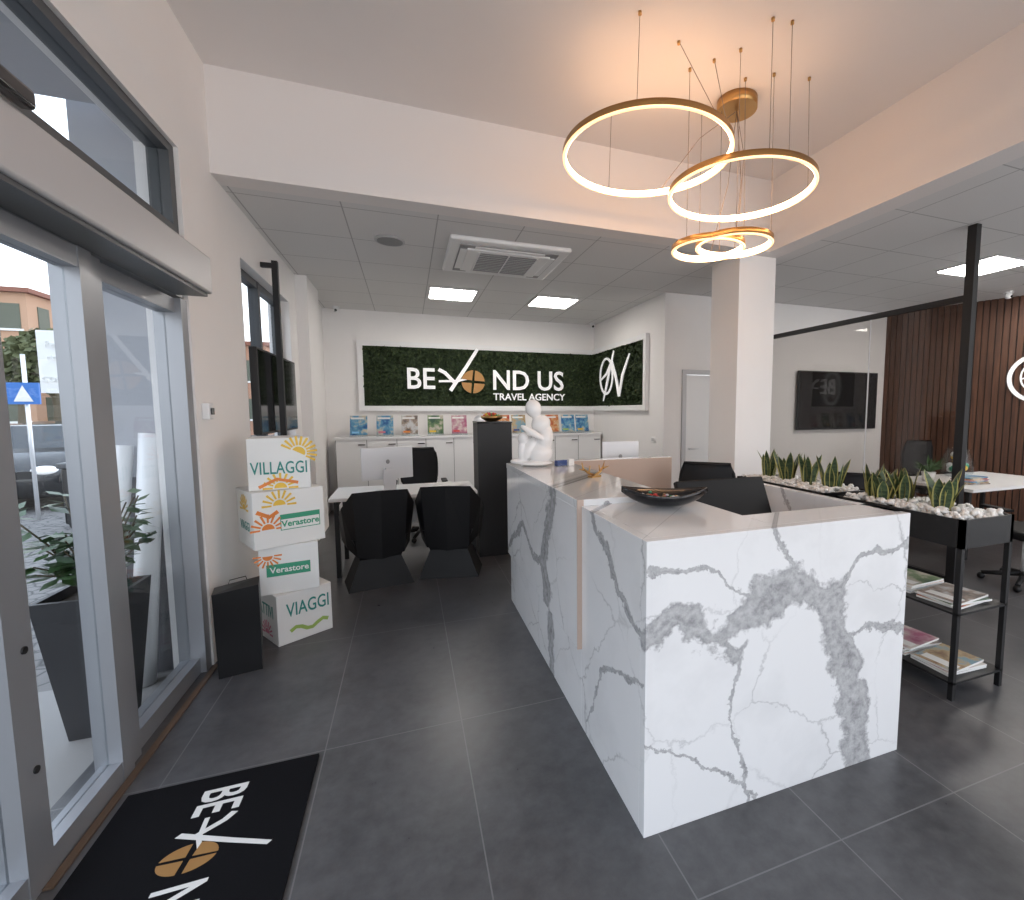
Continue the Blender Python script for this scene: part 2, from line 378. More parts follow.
# ---------------------------------------------------------------- left glazing
g=MB('door_2')
def stile(m,y0,y1,z0,z1,x0=-1.24,x1=-1.16,mt=ALU): m.box(x0,x1,y0,y1,z0,z1,mt)
def rail(m,y0,y1,z0,z1,x0=-1.236,x1=-1.164,mt=ALU): m.box(x0,x1,y0,y1,z0,z1,mt)
for y0,y1 in ((-.3,-.2),(.75,.85),(1.86,1.97),(2.38,2.46)): stile(g,y0,y1,0,2.18)
stile(g,2.47,2.56,0,2.18,-1.30,-1.18);stile(g,3.27,3.345,0,2.18,-1.30,-1.17)
for y0,y1 in ((-.2,.75),(.85,1.86),(1.97,2.38)):
    rail(g,y0,y1,0,.09);rail(g,y0,y1,2.10,2.178);g.box(-1.212,-1.205,y0,y1,.09,2.10,GLASS)
rail(g,2.56,3.27,0,.09,-1.29,-1.2);rail(g,2.56,3.27,2.10,2.178,-1.29,-1.2)
g.box(-1.252,-1.245,2.56,3.27,.09,2.10,GLASS)
for z in (.4,.8): g.cyl((-1.165,1.93,z),(-1.155,1.93,z),.012,BLK)
g.done()
MB('trim_1').box(-1.158,-1.13,1.9,3.34,0.0005,.008,THR).done()
g=MB('door_operator');g.box(-1.17,-1.00,-.4,3.22,2.2,2.40,ALUL,bev=.012).box(-1.165,-1.02,-.4,3.2,2.182,2.2,DGR);g.box(-1.01,-.965,1.50,1.86,2.40,2.46,BLKG,bev=.015);g.done()
g=MB('window_1')
g.box(-1.28,-1.18,-2.05,3.34,2.19,2.52,ALU).box(-1.28,-1.18,-2.05,3.34,2.52,2.58,DGR).box(-1.28,-1.18,-2.05,3.34,2.97,3.015,DGR).box(-1.28,-1.18,3.28,3.34,2.58,2.97,DGR).box(-1.28,-1.18,1.0,1.06,2.58,2.97,DGR)
g.box(-1.232,-1.225,-2.05,3.28,2.58,2.97,GLASS);g.done()
g=MB('window_3');g.box(-1.28,-1.18,-2.05,-.31,0,.09,ALU).box(-1.232,-1.225,-2.05,-.31,.09,2.185,GLASS);g.done()
g=MB('window_2')
for y in (4.33,5.08,5.84): g.box(-1.32,-1.24,y,y+.06,1.0,2.72,DGR)
g.box(-1.315,-1.245,4.39,5.84,1.0,1.06,DGR).box(-1.315,-1.245,4.39,5.84,2.66,2.72,DGR).box(-1.283,-1.277,4.33,5.9,1.06,2.66,GLASS);g.done()
g=MB('door_push_button');g.box(-1.16,-1.12,3.42,3.50,1.50,1.60,PLW,bev=.008).box(-1.125,-1.113,3.44,3.48,1.53,1.57,BLKG);g.done()
t=MB('television');t.box(-1.155,-1.10,4.38,5.72,1.36,2.06,BLK,bev=.006).box(-1.101,-1.097,4.40,5.70,1.38,2.04,SCR).done()
p=MB('display_support_post');p.box(-1.075,-1.03,4.86,4.905,.0,2.86,BLK).box(-1.159,-1.03,4.865,4.90,2.80,2.84,BLK).box(-1.09,-1.0,4.83,4.94,0,.012,BLK).done()
# ---------------------------------------------------------------- back wall sign
s=MB('moss_logo_sign');RX0,RX1,Z0,Z1=-.62,3.25,1.63,2.56;YB=8.07;YS=6.05
f=.08
s.box(RX0-f,3.25,YB-.06,YB-.001,Z1,Z1+f,PLW).box(RX0-f,3.25,YB-.06,YB-.001,Z0-f,Z0,PLW).box(RX0-f,RX0,YB-.06,YB-.001,Z0,Z1,PLW)
s.box(3.19,3.249,YS-f,YB-.06,Z1,Z1+f,PLW).box(3.19,3.249,YS-f,YB-.06,Z0-f,Z0,PLW).box(3.19,3.249,YS-f,YS,Z0,Z1,PLW)
s.box(RX0,3.25,YB-.025,YB-.002,Z0,Z1,MOSS).box(3.225,3.248,YS,YB-.02,Z0,Z1,MOSS)
mi=s.mi(MOSS)
def leafq(P,nrm):
    a=Vector((random.uniform(-1,1),random.uniform(-1,1),random.uniform(-1,1)));a=(a+nrm*.4).normalized()
    b=a.cross(Vector((random.uniform(-1,1),random.uniform(-1,1),random.uniform(-1,1)))).normalized()
    l=random.uniform(.03,.085);w_=l*.5
    vs=[s.bm.verts.new(P-a*l*.5),s.bm.verts.new(P+b*w_*.5),s.bm.verts.new(P+a*l*.5),s.bm.verts.new(P-b*w_*.5)]
    fc=s.bm.faces.new(vs);fc.material_index=mi
for _ in range(6500): leafq(Vector((random.uniform(RX0+.01,3.2),YB-random.uniform(.025,.06),random.uniform(Z0+.01,Z1-.01))),Vector((0,-1,0)))
for _ in range(3400): leafq(Vector((3.25-random.uniform(.025,.06),random.uniform(YS+.01,YB-.05),random.uniform(Z0+.01,Z1-.01))),Vector((-1,0,0)))
def logo(m,T,s_,mt=LTW,gm=GOLDP,ex=.01,tag=True):
    m.text('BE',.47*s_,mt,T@TR(-1.08*s_,0,0),ex,sx=.92,bold=.006*s_)
    m.stroke([(-.80*s_,.17*s_),(-.70*s_,.12*s_),(-.55*s_,-.04*s_)],.055*s_,ex*2,mt,T@TR(0,0,-ex))
    m.stroke([(-.17*s_,.52*s_),(-.36*s_,.22*s_),(-.62*s_,-.17*s_)],[.05*s_,.055*s_,.06*s_],ex*2.02,mt,T@TR(0,0,-ex))
    R=.19*s_;cx_=-.25*s_;segs=12
    for a0,a1 in ((.05,1.4),(1.55,2.9),(3.2,4.5),(4.7,6.1)):
        pts=[(cx_+.03*s_*math.cos((a0+a1)/2),.03*s_*math.sin((a0+a1)/2)-.02*s_)]
        for k in range(segs+1):
            a=a0+(a1-a0)*k/segs;pts.append((cx_+R*math.cos(a),R*math.sin(a)-.02*s_))
        m.ext(pts,ex*2,gm,T@TR(0,0,-ex))
    m.text('ND US',.47*s_,mt,T@TR(.70*s_,0,0),ex,sx=.92,bold=.006*s_)
    m.stroke([(-.80*s_,-.02*s_),(-.5*s_,-.01*s_),(-.28*s_,.05*s_)],.035*s_,ex*1.9,mt,T@TR(0,0,-ex))
    if tag: m.text('TRAVEL AGENCY',.165*s_,mt,T@TR(.72*s_,-.27*s_,0),ex,bold=.002*s_)
logo(s,wallM(1.30,YB-.075,2.05),1.0)
def emblem(m,T,k,ex=.012):
    seg=28
    m.stroke([(k*(-.16+.17*math.cos(a)),k*(.02+.27*math.sin(a))) for a in [2*math.pi*i/seg for i in range(seg+1)]],k*.035,ex,LTW,T)
    m.stroke([(k*-.34,k*-.04),(k*-.16,k*.05),(k*-.02,k*.22),(k*.04,k*.38)],[k*.02,k*.04,k*.045,k*.02],ex*1.05,LTW,T)
    m.stroke([(k*-.24,k*-.36),(k*-.14,k*-.1),(k*-.02,k*.24)],[k*.02,k*.05,k*.05],ex*1.1,LTW,T)
    m.stroke([(k*-.02,k*.24),(k*.10,k*-.02),(k*.18,k*-.30)],k*.05,ex*1.15,LTW,T)
    m.stroke([(k*.18,k*-.30),(k*.26,k*0),(k*.42,k*.28)],[k*.04,k*.05,k*.02],ex*1.2,LTW,T)
emblem(s,wallMx(3.165,7.05,2.10)@Matrix.Diagonal((1.4,1,1,1)),1.08)
s.done(fixn=False)
# ---------------------------------------------------------------- back cabinets
c=MB('storage_cabinet');c.box(-1.0,3.2,7.63,8.05,.08,1.13,PLW).box(-1.02,3.22,7.61,8.06,1.13,1.16,PLW).box(-.98,3.18,7.67,8.03,0,.08,BLK)
x=-1.0
while x<3.19:
    c.box(x-.004,x+.004,7.625,7.632,.1,1.12,GRILL)
    c.box(x+.30,x+.40,7.612,7.63,1.04,1.055,BLK)
    x+=.42
c.done()
def brochure(x,y,z,pm,c2,w_=.25,h=.33):
    m=MB('travel_brochure');T=TR(x,y,z,random.uniform(-.08,.08),math.radians(-14))
    m.box(-w_/2,w_/2,0,.006,.02,h,PAP,M=T).box(-w_/2+.004,w_/2-.004,-.002,0,.022,h-.004,pm,M=T)
    m.box(-w_/2+.02,w_/2-.05,-.004,-.002,h*.82,h*.9,PAP,M=T).box(-w_/2+.03,w_/2-.12,-.004,-.002,.05,.08,c2,M=T)
    m.box(-w_/2,w_/2,-.06,.1,0,.006,GLASS,M=TR(x,y,z)).box(-w_/2,w_/2,-.06,-.055,0,.05,GLASS,M=TR(x,y,z)).done()
bx=[-.70,-.33,.03,.42,.79,1.50,1.78,2.38,2.66,2.93]
c2=['sky','pink','orange','yellow','red','brown','navy','orange','lime','yellow']
for i,(x,b) in enumerate(zip(bx,c2)): brochure(x,7.8,1.161,PR[[0,0,3,2,4,1,5,1,0,0][i]],COLS[b])
m=MB('world_globe');m.sph((1.15,7.8,1.36),.14,SIL,32,20).cyl((1.15,7.8,1.161),(1.15,7.8,1.18),.08,BLK).cyl((1.15,7.8,1.17),(1.15,7.8,1.23),.015,BLK)
m.tube([(1.15+.155*math.sin(a),7.8,1.36-.155*math.cos(a)) for a in [k*math.pi/12 for k in range(13)]],.005,GOLD,6)
for a in range(6):
    an=random.uniform(-1,1);m.sph((1.15+.10*math.sin(an),7.8-.09,1.36+random.uniform(-.07,.07)),(.05,.045,.03),GRILL,10,6)
m.done()
# ---------------------------------------------------------------- agent table
t=MB('office_desk');t.box(-.70,.64,4.72,5.42,.72,.75,PLW)
for x in (-.64,.60):
    for y0 in (4.77,5.36): t.box(x-.02,x+.02,y0-.02,y0+.02,0,.72,BLK)
    t.box(x-.02,x+.02,4.77,5.37,.68,.72,BLK)
t.box(-.6,.58,5.3,5.32,.35,.68,PLW)
t.done()
def imac(name,x,y,z,rz,w_=.52,h=.34,back=SIL):
    m=MB(name);T=TR(x,y,z,rz)
    m.box(-w_/2,w_/2,-.012,.012,.12,.12+h,back,M=T,bev=.006).box(-w_/2+.012,w_/2-.012,.012,.014,.15,.11+h,SCR,M=T)
    m.box(-.06,.06,-.06,-.05,.0,.22,back,M=TR(x,y,z,rz)).box(-.10,.10,-.10,.08,0,.008,back,M=T)
    m.box(-.03,.03,-.05,-.012,.18,.24,back,M=T)
    m.sph((0,-.014,.12+h*.55),(.02,.002,.022),GRILL,10,8,M=T);m.done()
imac('computer_monitor',-.20,5.02,.751,.35,.50,.32)
m=MB('keyboard');m.box(.15,.5,4.86,4.99,.751,.762,PLW,bev=.003)
for i in range(10):
    for j in range(4): m.box(.165+i*.033,.19+i*.033,4.87+j*.028,4.892+j*.028,.762,.766,ALUL)
m.done()
m=MB('paper_stack')
for i,(x,y,r) in enumerate(((.40,5.2,.2),(.36,5.22,-.3),(.42,5.2,.6))): m.box(-.1,.1,-.15,.15,0,.004,PAP,M=TR(x,y,.751+i*.0045,r))
m.done()
def faz_chair(x,y,rz):
    m=MB('faceted_chair');T=TR(x,y,0,rz)
    b0=[(-.27,-.24,0),(.27,-.24,0),(.28,.10,0),(.20,.25,0),(-.20,.25,0),(-.28,.10,0)]
    b1=[(-.17,-.20,.26),(.17,-.20,.26),(.18,.04,.26),(.11,.17,.26),(-.11,.17,.26),(-.18,.04,.26)]
    b2=[(-.22,-.26,.46),(.22,-.26,.46),(.29,.05,.42),(.22,.26,.42),(-.22,.26,.42),(-.29,.05,.42)]
    m.loft([b0,b1,b2],CHB,M=T,cap=True)
    out=[(.31,.02,.62),(.30,-.16,.72),(.22,-.31,.87),(0,-.34,.88),(-.22,-.31,.87),(-.30,-.16,.72),(-.31,.02,.62)]
    low=[(.29,.05,.40),(.26,-.12,.36),(.19,-.24,.30),(0,-.28,.27),(-.19,-.24,.30),(-.26,-.12,.36),(-.29,.05,.40)]
    inn=[(.27,.02,.61),(.26,-.14,.70),(.19,-.26,.84),(0,-.28,.85),(-.19,-.26,.84),(-.26,-.14,.70),(-.27,.02,.61)]
    inl=[(.25,.05,.45),(.22,-.10,.45),(.15,-.20,.46),(0,-.22,.46),(-.15,-.20,.46),(-.22,-.10,.45),(-.25,.05,.45)]
    rings=[[l,o,i_,j] for l,o,i_,j in zip(low,out,inn,inl)]
    m.loft(rings,CHB,M=T)
    bmesh.ops.triangulate(m.bm,faces=m.bm.faces[:])
    m.done()
faz_chair(-.29,4.58,.18);faz_chair(.37,4.63,-.22)
def office_chair(x,y,rz,top=1.08):
    m=MB('office_chair');T=TR(x,y,0,rz)
    for k in range(5):
        a=k*2*math.pi/5;m.tube([(0,0,.1),(.29*math.cos(a),.29*math.sin(a),.06)],[.025,.018],CHB,8,M=T);m.sph((.29*math.cos(a),.29*math.sin(a),.031),(.03,.03,.03),CHB,10,8,M=T)
    m.cyl((0,0,.08),(0,0,.44),.025,SIL,M=T);m.box(-.24,.24,-.23,.24,.44,.52,CHB,M=T,bev=.03)
    rings=[];z0=.60;n=8
    for i in range(n):
        t=i/(n-1);z=z0+(top-z0)*t;w_=.22*(1-.18*abs(2*t-1)**3);y_=-.25-.05*math.sin(math.pi*t*.8)
        rings.append([(-w_,y_+.05,z),(-w_*.5,y_+.01,z),(0,y_,z),(w_*.5,y_+.01,z),(w_,y_+.05,z),(w_,y_+.07,z),(0,y_+.02,z),(-w_,y_+.07,z)])
    m.loft(rings,MESHB,True,M=T)
    fr=[r[0] for r in rings]+[r[4] for r in rings[::-1]];fr.append(fr[0])
    m.tube([(p[0],p[1]+.01,p[2]) for p in fr],.014,CHB,6,M=T)
    for i in range(1,n-1): m.tube([rings[i][0],rings[i][2],rings[i][4]],.004,CHB,4,M=T)
    m.tube([(0,-.1,.46),(0,-.27,.5),(0,-.29,.75)],.022,CHB,8,M=T)
    for s_ in (-1,1):
        m.tube([(s_*.24,0,.48),(s_*.29,0,.52),(s_*.29,0,.68)],.016,CHB,8,M=T);m.box(s_*.29-.035,s_*.29+.035,-.12,.14,.68,.705,CHB,M=T,bev=.01)
    m.done()
office_chair(.12,6.0,math.pi,1.08)
office_chair(2.12,3.02,2.4,1.12)
office_chair(5.1,2.45,-.3,1.02);office_chair(6.6,4.25,2.9,1.12);office_chair(3.75,3.1,2.2,.95)
m=MB('display_pedestal');m.box(.68,1.04,4.92,5.27,.0,1.42,BLK).box(.675,1.045,4.915,5.275,1.42,1.435,BLKG).done(bevel=.003)
m=MB('flower_bowl');m.lathe([(.05,0),(.11,.03),(.12,.06),(.10,.06),(.0001,.03)],(.86,5.1,1.436),GOLD)
for k in range(30):
    a=random.uniform(0,6.28);r=random.uniform(0,.09);m.sph((.86+r*math.cos(a),5.1+r*math.sin(a),1.49+random.uniform(0,.03)),.016,COLS[random.choice(['red','yellow','green','lime'])],8,6)
m.done()
# ---------------------------------------------------------------- reception desk
d=MB('marble_reception_desk');X=.76
d.box(X,X+.05,2.05,3.70,0,1.09,MAR).box(X-.022,X,2.045,3.70,.40,1.09,MAR)
d.box(X-.022,1.24,2.045,3.72,1.09,1.13,MAR)
d.box(1.19,1.24,2.09,3.67,.0,1.09,BEI)
d.box(X-.024,X+.01,2.038,2.0455,.40,1.13,BEI)
d.box(X,X+.04,1.44,2.05,0,1.10,MAR)
d.box(X,2.06,1.40,1.44,0,1.10,MAR)
d.box(X+.04,1.34,1.44,2.045,1.06,1.10,MAR).box(1.34,2.06,1.44,1.62,1.06,1.10,MAR)
d.box(2.02,2.06,1.44,2.30,0,1.10,MAR)
d.box(1.30,1.34,1.62,2.04,.0,1.06,BEI).box(1.34,2.02,1.58,1.62,0,1.06,BEI)
d.box(1.24,2.25,3.70,3.78,0,1.13,MAR).box(1.24,2.25,3.69,3.70,0,1.125,BEI)
d.box(1.34,2.02,1.62,2.30,.72,.75,PLW).box(1.24,1.75,2.30,3.69,.72,.75,PLW)
d.done(bevel=.002)
m=MB('desktop_monitor');T=TR(1.64,2.05,.751,.0)
m.box(-.11,.11,-.08,.12,0,.012,CHB,M=T).box(-.03,.03,-.02,.0,0,.2,CHB,M=T)
T2=T@TR(0,0,.10,0,math.radians(-24));m.box(-.29,.29,-.02,.015,0,.34,CHB,M=T2,bev=.008).box(-.275,.275,.015,.018,.015,.325,SCR,M=T2).done()
m=MB('office_phone');T=TR(1.5,2.75,.751,.4);m.box(-.09,.09,-.1,.1,0,.04,CHB,M=T,bev=.008).box(-.085,-.035,-.1,.1,.04,.07,CHB,M=T,bev=.012)
for i in range(3):
    for j in range(4): m.box(-.01+i*.028,.01+i*.028,-.07+j*.03,-.05+j*.03,.04,.046,ALUL,M=T)
m.done()
m=MB('side_cabinet');m.box(1.45,2.4,3.95,4.4,0,.80,PLW)
for x in (1.76,2.08): m.box(x-.003,x+.003,3.945,3.951,.05,.78,GRILL)
m.done();imac('computer_monitor',1.95,4.15,.801,-.25,.36,.33)
m=MB('decorative_leaf_bowl');T=TR(1.12,1.90,1.1005,math.radians(-25));rings=[]
n=18
for i in range(n+1):
    t=i/n*2-1;w_=.115*(1-abs(t)**2.2)+.004;x=.20*t;zt=.065+.028*t*t;zb=.0+.068*abs(t)**2.5
    ro=[]
    for k in range(9):
        a=-1+k/4;ro.append((x,w_*a,zb+(zt-zb)*abs(a)**2))
    for k in range(8,-1,-1):
        a=-1+k/4;ro.append((x*.97,w_*a*.94,zb+.006+(zt-zb-.004)*abs(a)**2))
    rings.append(ro)
m.loft(rings,BLKG,True,M=T)
for k in range(90):
    t=random.uniform(-.6,.6);a=random.uniform(-.55,.55);m.ico(T@TR(.2*t,.1*a*(1-t*t),.026+random.uniform(0,.018)+.05*abs(a)**2,random.random()*3)@Matrix.Diagonal((.012,.009,.007,1)),random.choice([GOLD,COLS['red'],COLS['brown'],COLS['green'],COLS['pink'],SIL]))
m.done(fixn=True)
m=MB('antler_ornament')
for s_ in (-1,1):
    T=TR(1.10,2.72,1.131,.4)
    m.tube([(0,0,.008),(s_*.05,0,.03),(s_*.09,.01,.06),(s_*.10,.01,.10)],[.008,.008,.006,.003],GOLD,6,M=T);m.tube([(s_*.05,0,.03),(s_*.04,0,.075)],[.006,.003],GOLD,6,M=T);m.tube([(s_*.08,0,.05),(s_*.13,0,.06)],[.006,.003],GOLD,6,M=T)
m.box(-.04,.04,-.02,.02,0,.012,GOLD,M=TR(1.10,2.72,1.131,.4)).done()
m=MB('business_card_holder');T=TR(1.08,3.35,1.131,.3);m.box(-.05,.05,-.03,.03,0,.03,GLASS,M=T).box(-.043,.043,-.02,.02,.005,.045,COLS['navy'],M=T).box(.06,.11,-.02,.0,0,.05,PAP,M=T).done()
# sculpture
m=MB('seated_figure_sculpture');T=TR(.90,3.42,1.131,math.radians(-10))
P=lambda c,r,rx=0,ry=0: m.ico(T@TR(*c,0,rx,ry)@Matrix.Diagonal((*r,1)),SCULP,3)
P((.0,0,.025),(.13,.09,.022));P((.04,0,.10),(.095,.08,.085));P((.075,0,.20),(.06,.07,.12),0,.15);P((.045,0,.32),(.075,.065,.065),0,-.5)
P((-.01,0,.435),(.060,.055,.07),0,-.3);P((.01,0,.36),(.028,.030,.06))
P((-.05,.0,.13),(.045,.06,.10),0,.5);P((-.09,0,.21),(.04,.05,.05));P((-.10,0,.11),(.03,.045,.11))
P((-.02,-.06,.255),(.10,.022,.026),0,.55);P((-.02,.06,.255),(.10,.022,.026),0,.55);P((-.13,0,.04),(.06,.05,.022))
o=m.done();r=o.modifiers.new('remesh','REMESH');r.mode='VOXEL';r.voxel_size=.005;r.use_smooth_shade=True
sm=o.modifiers.new('smooth','SMOOTH');sm.iterations=5;sm.factor=.5
# ---------------------------------------------------------------- box stack
def star(m,T,R,c,n=9):
    for k in range(n):
        a=math.pi*k/(n-1);m.ext([(R*.45*math.cos(a-.12),R*.45*math.sin(a-.12)),(R*math.cos(a-.07),R*math.sin(a-.07)),(R*math.cos(a+.07),R*math.sin(a+.07)),(R*.45*math.cos(a+.12),R*.45*math.sin(a+.12))],.001,c,T)
    m.ext([(R*.36*math.cos(math.pi*k/12),R*.36*math.sin(math.pi*k/12)) for k in range(13)],.001,c,T)
def cbox(x,y,z,w_,h,rz,kind,d_=None):
    m=MB('printed_cardboard_box');T=TR(x,y,z,rz);d_=d_ or w_
    m.box(-w_/2,w_/2,-d_/2,d_/2,0,h,PAP,M=T,bev=.004)
    F=T@TR(0,-d_/2-.0015,h/2,0,H);G=T@TR(-w_/2-.0015,0,h/2,-H,H);Rr=T@TR(w_/2+.0015,0,h/2,H,H)
    m.box(-w_/2,w_/2,-.002,.002,h-.001,h+.0008,ALUL,M=T)
    if kind=='v':
        for q in (F,Rr,G): m.text('VILLAGGI',.115,COLS['teal'],q@TR(0,-.03,0),.0006,sx=.66,bold=.001);
        star(m,F@TR(.11,.07,0)@TR(0,0,0,math.radians(-30)),.11,COLS['yellow'],11);star(m,G@TR(.0,.05,0),.10,COLS['orange'])
        star(m,F@TR(.0,-.16,0),.10,COLS['yellow'],9);m.stroke([(-.12,-.15),(-.02,-.10),(.1,-.13)],.02,.0012,COLS['orange'],F)
    if kind=='l':
        for q in (F,): m.box(-.06,.18,-.06,.045,0,.001,COLS['green'],M=q@TR(0,-.02,0));m.box(-.055,.175,-.055,.012,0,.0014,PAP,M=q@TR(0,-.02,0));m.text('Verastore',.056,COLS['green'],q@TR(.06,-.04,.0018),.0006,bold=.0015)
        m.text('VIAGGI',.085,COLS['teal'],G@TR(0,-.05,0),.0006,sx=.8);star(m,G@TR(0,.06,0),.1,COLS['yellow']);star(m,F@TR(-.13,-.06,0),.10,COLS['orange'],9);star(m,F@TR(-.06,.09,0),.10,COLS['yellow'],9);m.stroke([(-.19,.06),(-.12,.02),(-.07,.05)],.025,.001,COLS['orange'],F)
        m.text('VIAGGI',.07,COLS['teal'],Rr,.0006)
    if kind=='m':
        m.box(-.13,.12,-.04,.04,0,.001,COLS['green'],M=F);m.text('Verastore',.055,PAP,F@TR(0,0,.0015),.0006,bold=.001);star(m,F@TR(-.12,.10,0)@TR(0,0,0,math.radians(180)),.08,COLS['orange'],9)
        m.text('VIAGGI',.085,COLS['teal'],G,.0006,sx=.8);m.text('VIAGGI',.07,COLS['teal'],Rr,.0006)
    if kind=='a':
        m.text('VIAGGI',.13,COLS['teal'],F@TR(.02,.05,0),.0006,sx=.66,bold=.001)
        m.stroke([(-.1+.035*i,-.09+.02*math.sin(i*1.3)) for i in range(8)],.025,.001,COLS['lime'],F);m.text('ATTIVI',.12,COLS['teal'],G@TR(0,.04,0),.0006,sx=.66);star(m,G@TR(0,-.12,0),.09,COLS['pink'])
        m.text('VIAGGI',.09,COLS['teal'],Rr,.0006)
    m.done()
cbox(-.79,3.70,0,.35,.34,math.radians(33),'a')
cbox(-.80,3.70,.341,.34,.32,math.radians(10),'m')
cbox(-.84,3.70,.663,.42,.37,math.radians(28),'l',.38)
cbox(-.83,3.72,1.035,.35,.34,math.radians(10),'v')
m=MB('black_gift_bag');T=TR(-.985,3.24,0,math.radians(12))
m.loft([[(-.105,-.07,0),(.105,-.07,0),(.105,.09,0),(-.105,.09,0)],[(-.11,-.065,.25),(.11,-.065,.25),(.11,.085,.25),(-.11,.085,.25)],[(-.115,-.06,.50),(.11,-.06,.52),(.11,.08,.53),(-.115,.08,.50)]],BAGM,M=T)
m.tube([(-.05,.08,.5),(-.04,.085,.53),(.04,.085,.54),(.05,.08,.5)],.003,BLK,6,M=T)
m.done()
# ---------------------------------------------------------------- mat
m=MB('entrance_doormat');m.box(-1.10,-.42,.95,2.27,.0005,.012,MATB)
logo(m,TR(-.75,1.785,.0125,-H)@Matrix.Diagonal((.68,1,1,1)),.46,mt=PAP,ex=.0006,tag=False)
m.done()
# ---------------------------------------------------------------- planters on shelf
def shelf(y0,y1,x0=2.68,x1=3.10):
    m=MB('black_planter_shelf')
    for x in (x0,x1-.025):
        for y in (y0,y1-.025): m.box(x,x+.025,y,y+.025,0,.98,BLK)
    for z in (.10,.48,.84): m.box(x0,x1,y0,y1,z-.012,z,BLK)
    m.box(x0,x1,y0,y0+.012,.84,.98,BLK).box(x0,x1,y1-.012,y1,.84,.98,BLK).box(x0,x0+.012,y0,y1,.84,.98,BLK).box(x1-.012,x1,y0,y1,.84,.98,BLK)
    m.box(x0+.012,x1-.012,y0+.012,y1-.012,.84,.945,SOIL)
    for _ in range(int(640*(y1-y0))):
        T=TR(random.uniform(x0+.03,x1-.03),random.uniform(y0+.03,y1-.03),.960+random.uniform(0,.035),random.random()*6,random.random()*6)
        m.ico(T@Matrix.Diagonal((random.uniform(.014,.026),random.uniform(.012,.02),random.uniform(.01,.016),1)),STONEW,1)
    m.done(fixn=False)
def snake(x,y,z,n=8,h=.24):
    m=MB('snake_plant')
    for k in range(n):
        a=2*math.pi*k/n+random.uniform(-.4,.4);r=random.uniform(.01,.045);hh=h*random.uniform(.6,1.05);lean=random.uniform(.1,.42);w_=random.uniform(.028,.042)
        bx_,by_=x+r*math.cos(a),y+r*math.sin(a);face=a+H+random.uniform(-.5,.5)
        rows=[]
        for i in range(8):
            t=i/7;ww=w_*(.6+.9*t-1.5*t**3.2)+.0005;off=lean*hh*t*t
            c=Vector((bx_+off*math.cos(a),by_+off*math.sin(a),z+hh*t));dv=Vector((math.cos(face),math.sin(face),0));nv=Vector((math.cos(a),math.sin(a),0))
            rows.append([m.bm.verts.new(c+dv*ww*q+nv*(.25*ww*q*q)) for q in (-1,-.78,0,.78,1)])
        g1=m.mi(LEAF);g2=m.mi(LEAFY)
        for a_,b_ in zip(rows,rows[1:]):
            for q in range(4):
                f_=m.bm.faces.new((a_[q],a_[q+1],b_[q+1],b_[q]));f_.material_index=g2 if q in(0,3) else g1;f_.smooth=True
    m.done(fixn=False)
shelf(1.55,2.32);shelf(2.40,3.32)
for y in (1.80,2.02,2.22): snake(2.9,y,.965,9,.24)
snake(2.82,2.1,.965,6,.21)
for y in (2.55,2.77,2.97,3.17): snake(2.9,y,.965,9,.25)
def mags(x,y,z,n,k,nm='magazine_stack'):
    m=MB(nm)
    for i in range(n):
        T=TR(x,y,z+.0005+i*.012,random.uniform(-.12,.12));m.box(-.15,.15,-.105,.105,0,.010,PAP,M=T).box(-.149,.149,-.104,.104,.010,.0108,PR[(k+i)%6],M=T).box(-.12,-.06,-.09,.08,.0108,.0114,PAP,M=T)
    m.done()
kk=0
for z in (.10,.48):
    for y in (1.70,1.94,2.18): mags(2.88,y,z,[3,4,3][kk%3],[3,1,0,1,5,4][kk]);kk+=1
for y in (2.55,2.8,3.05): mags(2.88,y,.48,3,int(y*10))
# ---------------------------------------------------------------- glass partition
m=MB('glass_partition');XG=4.54
m.box(XG-.03,XG+.03,2.66,2.73,0,3.099,BLK).box(XG-.02,XG+.02,2.73,5.54,2.48,2.53,BLK).box(XG-.02,XG+.02,2.73,5.54,0.001,.05,BLK).box(XG-.02,XG+.02,5.50,5.54,.05,2.48,BLK)
m.box(XG-.005,XG+.005,2.73,5.50,.05,2.48,GLASSP).box(XG-.007,XG+.007,3.60,3.606,.05,2.48,SIL).done()
m=MB('television');m.box(5.50,7.12,5.48,5.52,1.25,2.14,BLK,bev=.006).box(5.52,7.10,5.474,5.481,1.27,2.12,SCR).box(6.2,6.5,5.52,5.548,1.5,1.9,BLK).done()
T=TR(7.35,5.55,0,ang)@TR(1.84,-.03,1.98,0,H)
m=MB('round_wall_emblem')
m.loft([[(r*math.cos(2*math.pi*k/40),r*math.sin(2*math.pi*k/40),z) for k in range(40)] for r,z in ((.34,0),(.34,.02),(.29,.02),(.29,0))],LTW,loop=True,M=T)
emblem(m,T@TR(0,0,.015),.6);m.done()
t=MB('meeting_table');t.box(5.3,7.0,3.0,3.9,.72,.75,PLW)
for x in (5.4,6.9):
    for y in (3.1,3.8): t.box(x-.02,x+.02,y-.02,y+.02,0,.72,BLK)
t.done()
m=MB('stacked_documents')
for i in range(6): m.box(-.15,.15,-.1,.1,0,.012,random.choice([PAP]+PR),M=TR(5.75,3.3,.751+i*.0125,random.uniform(-.2,.2)))
m.done()
m=MB('glass_jar');m.lathe([(.10,0),(.16,.05),(.17,.18),(.12,.30),(.13,.33),(.12,.33),(.11,.30),(.16,.18),(.15,.05),(.0001,.012)],(6.2,3.7,.751),GLASS)
for k in range(24):
    a=random.uniform(0,6.28);r=random.uniform(0,.1);m.sph((6.2+r*math.cos(a),3.7+r*math.sin(a),.82+random.uniform(0,.2)),.035,random.choice([PAP,STONEW,COLS['yellow'],COLS['green']]),8,6)
m.done(fixn=False)
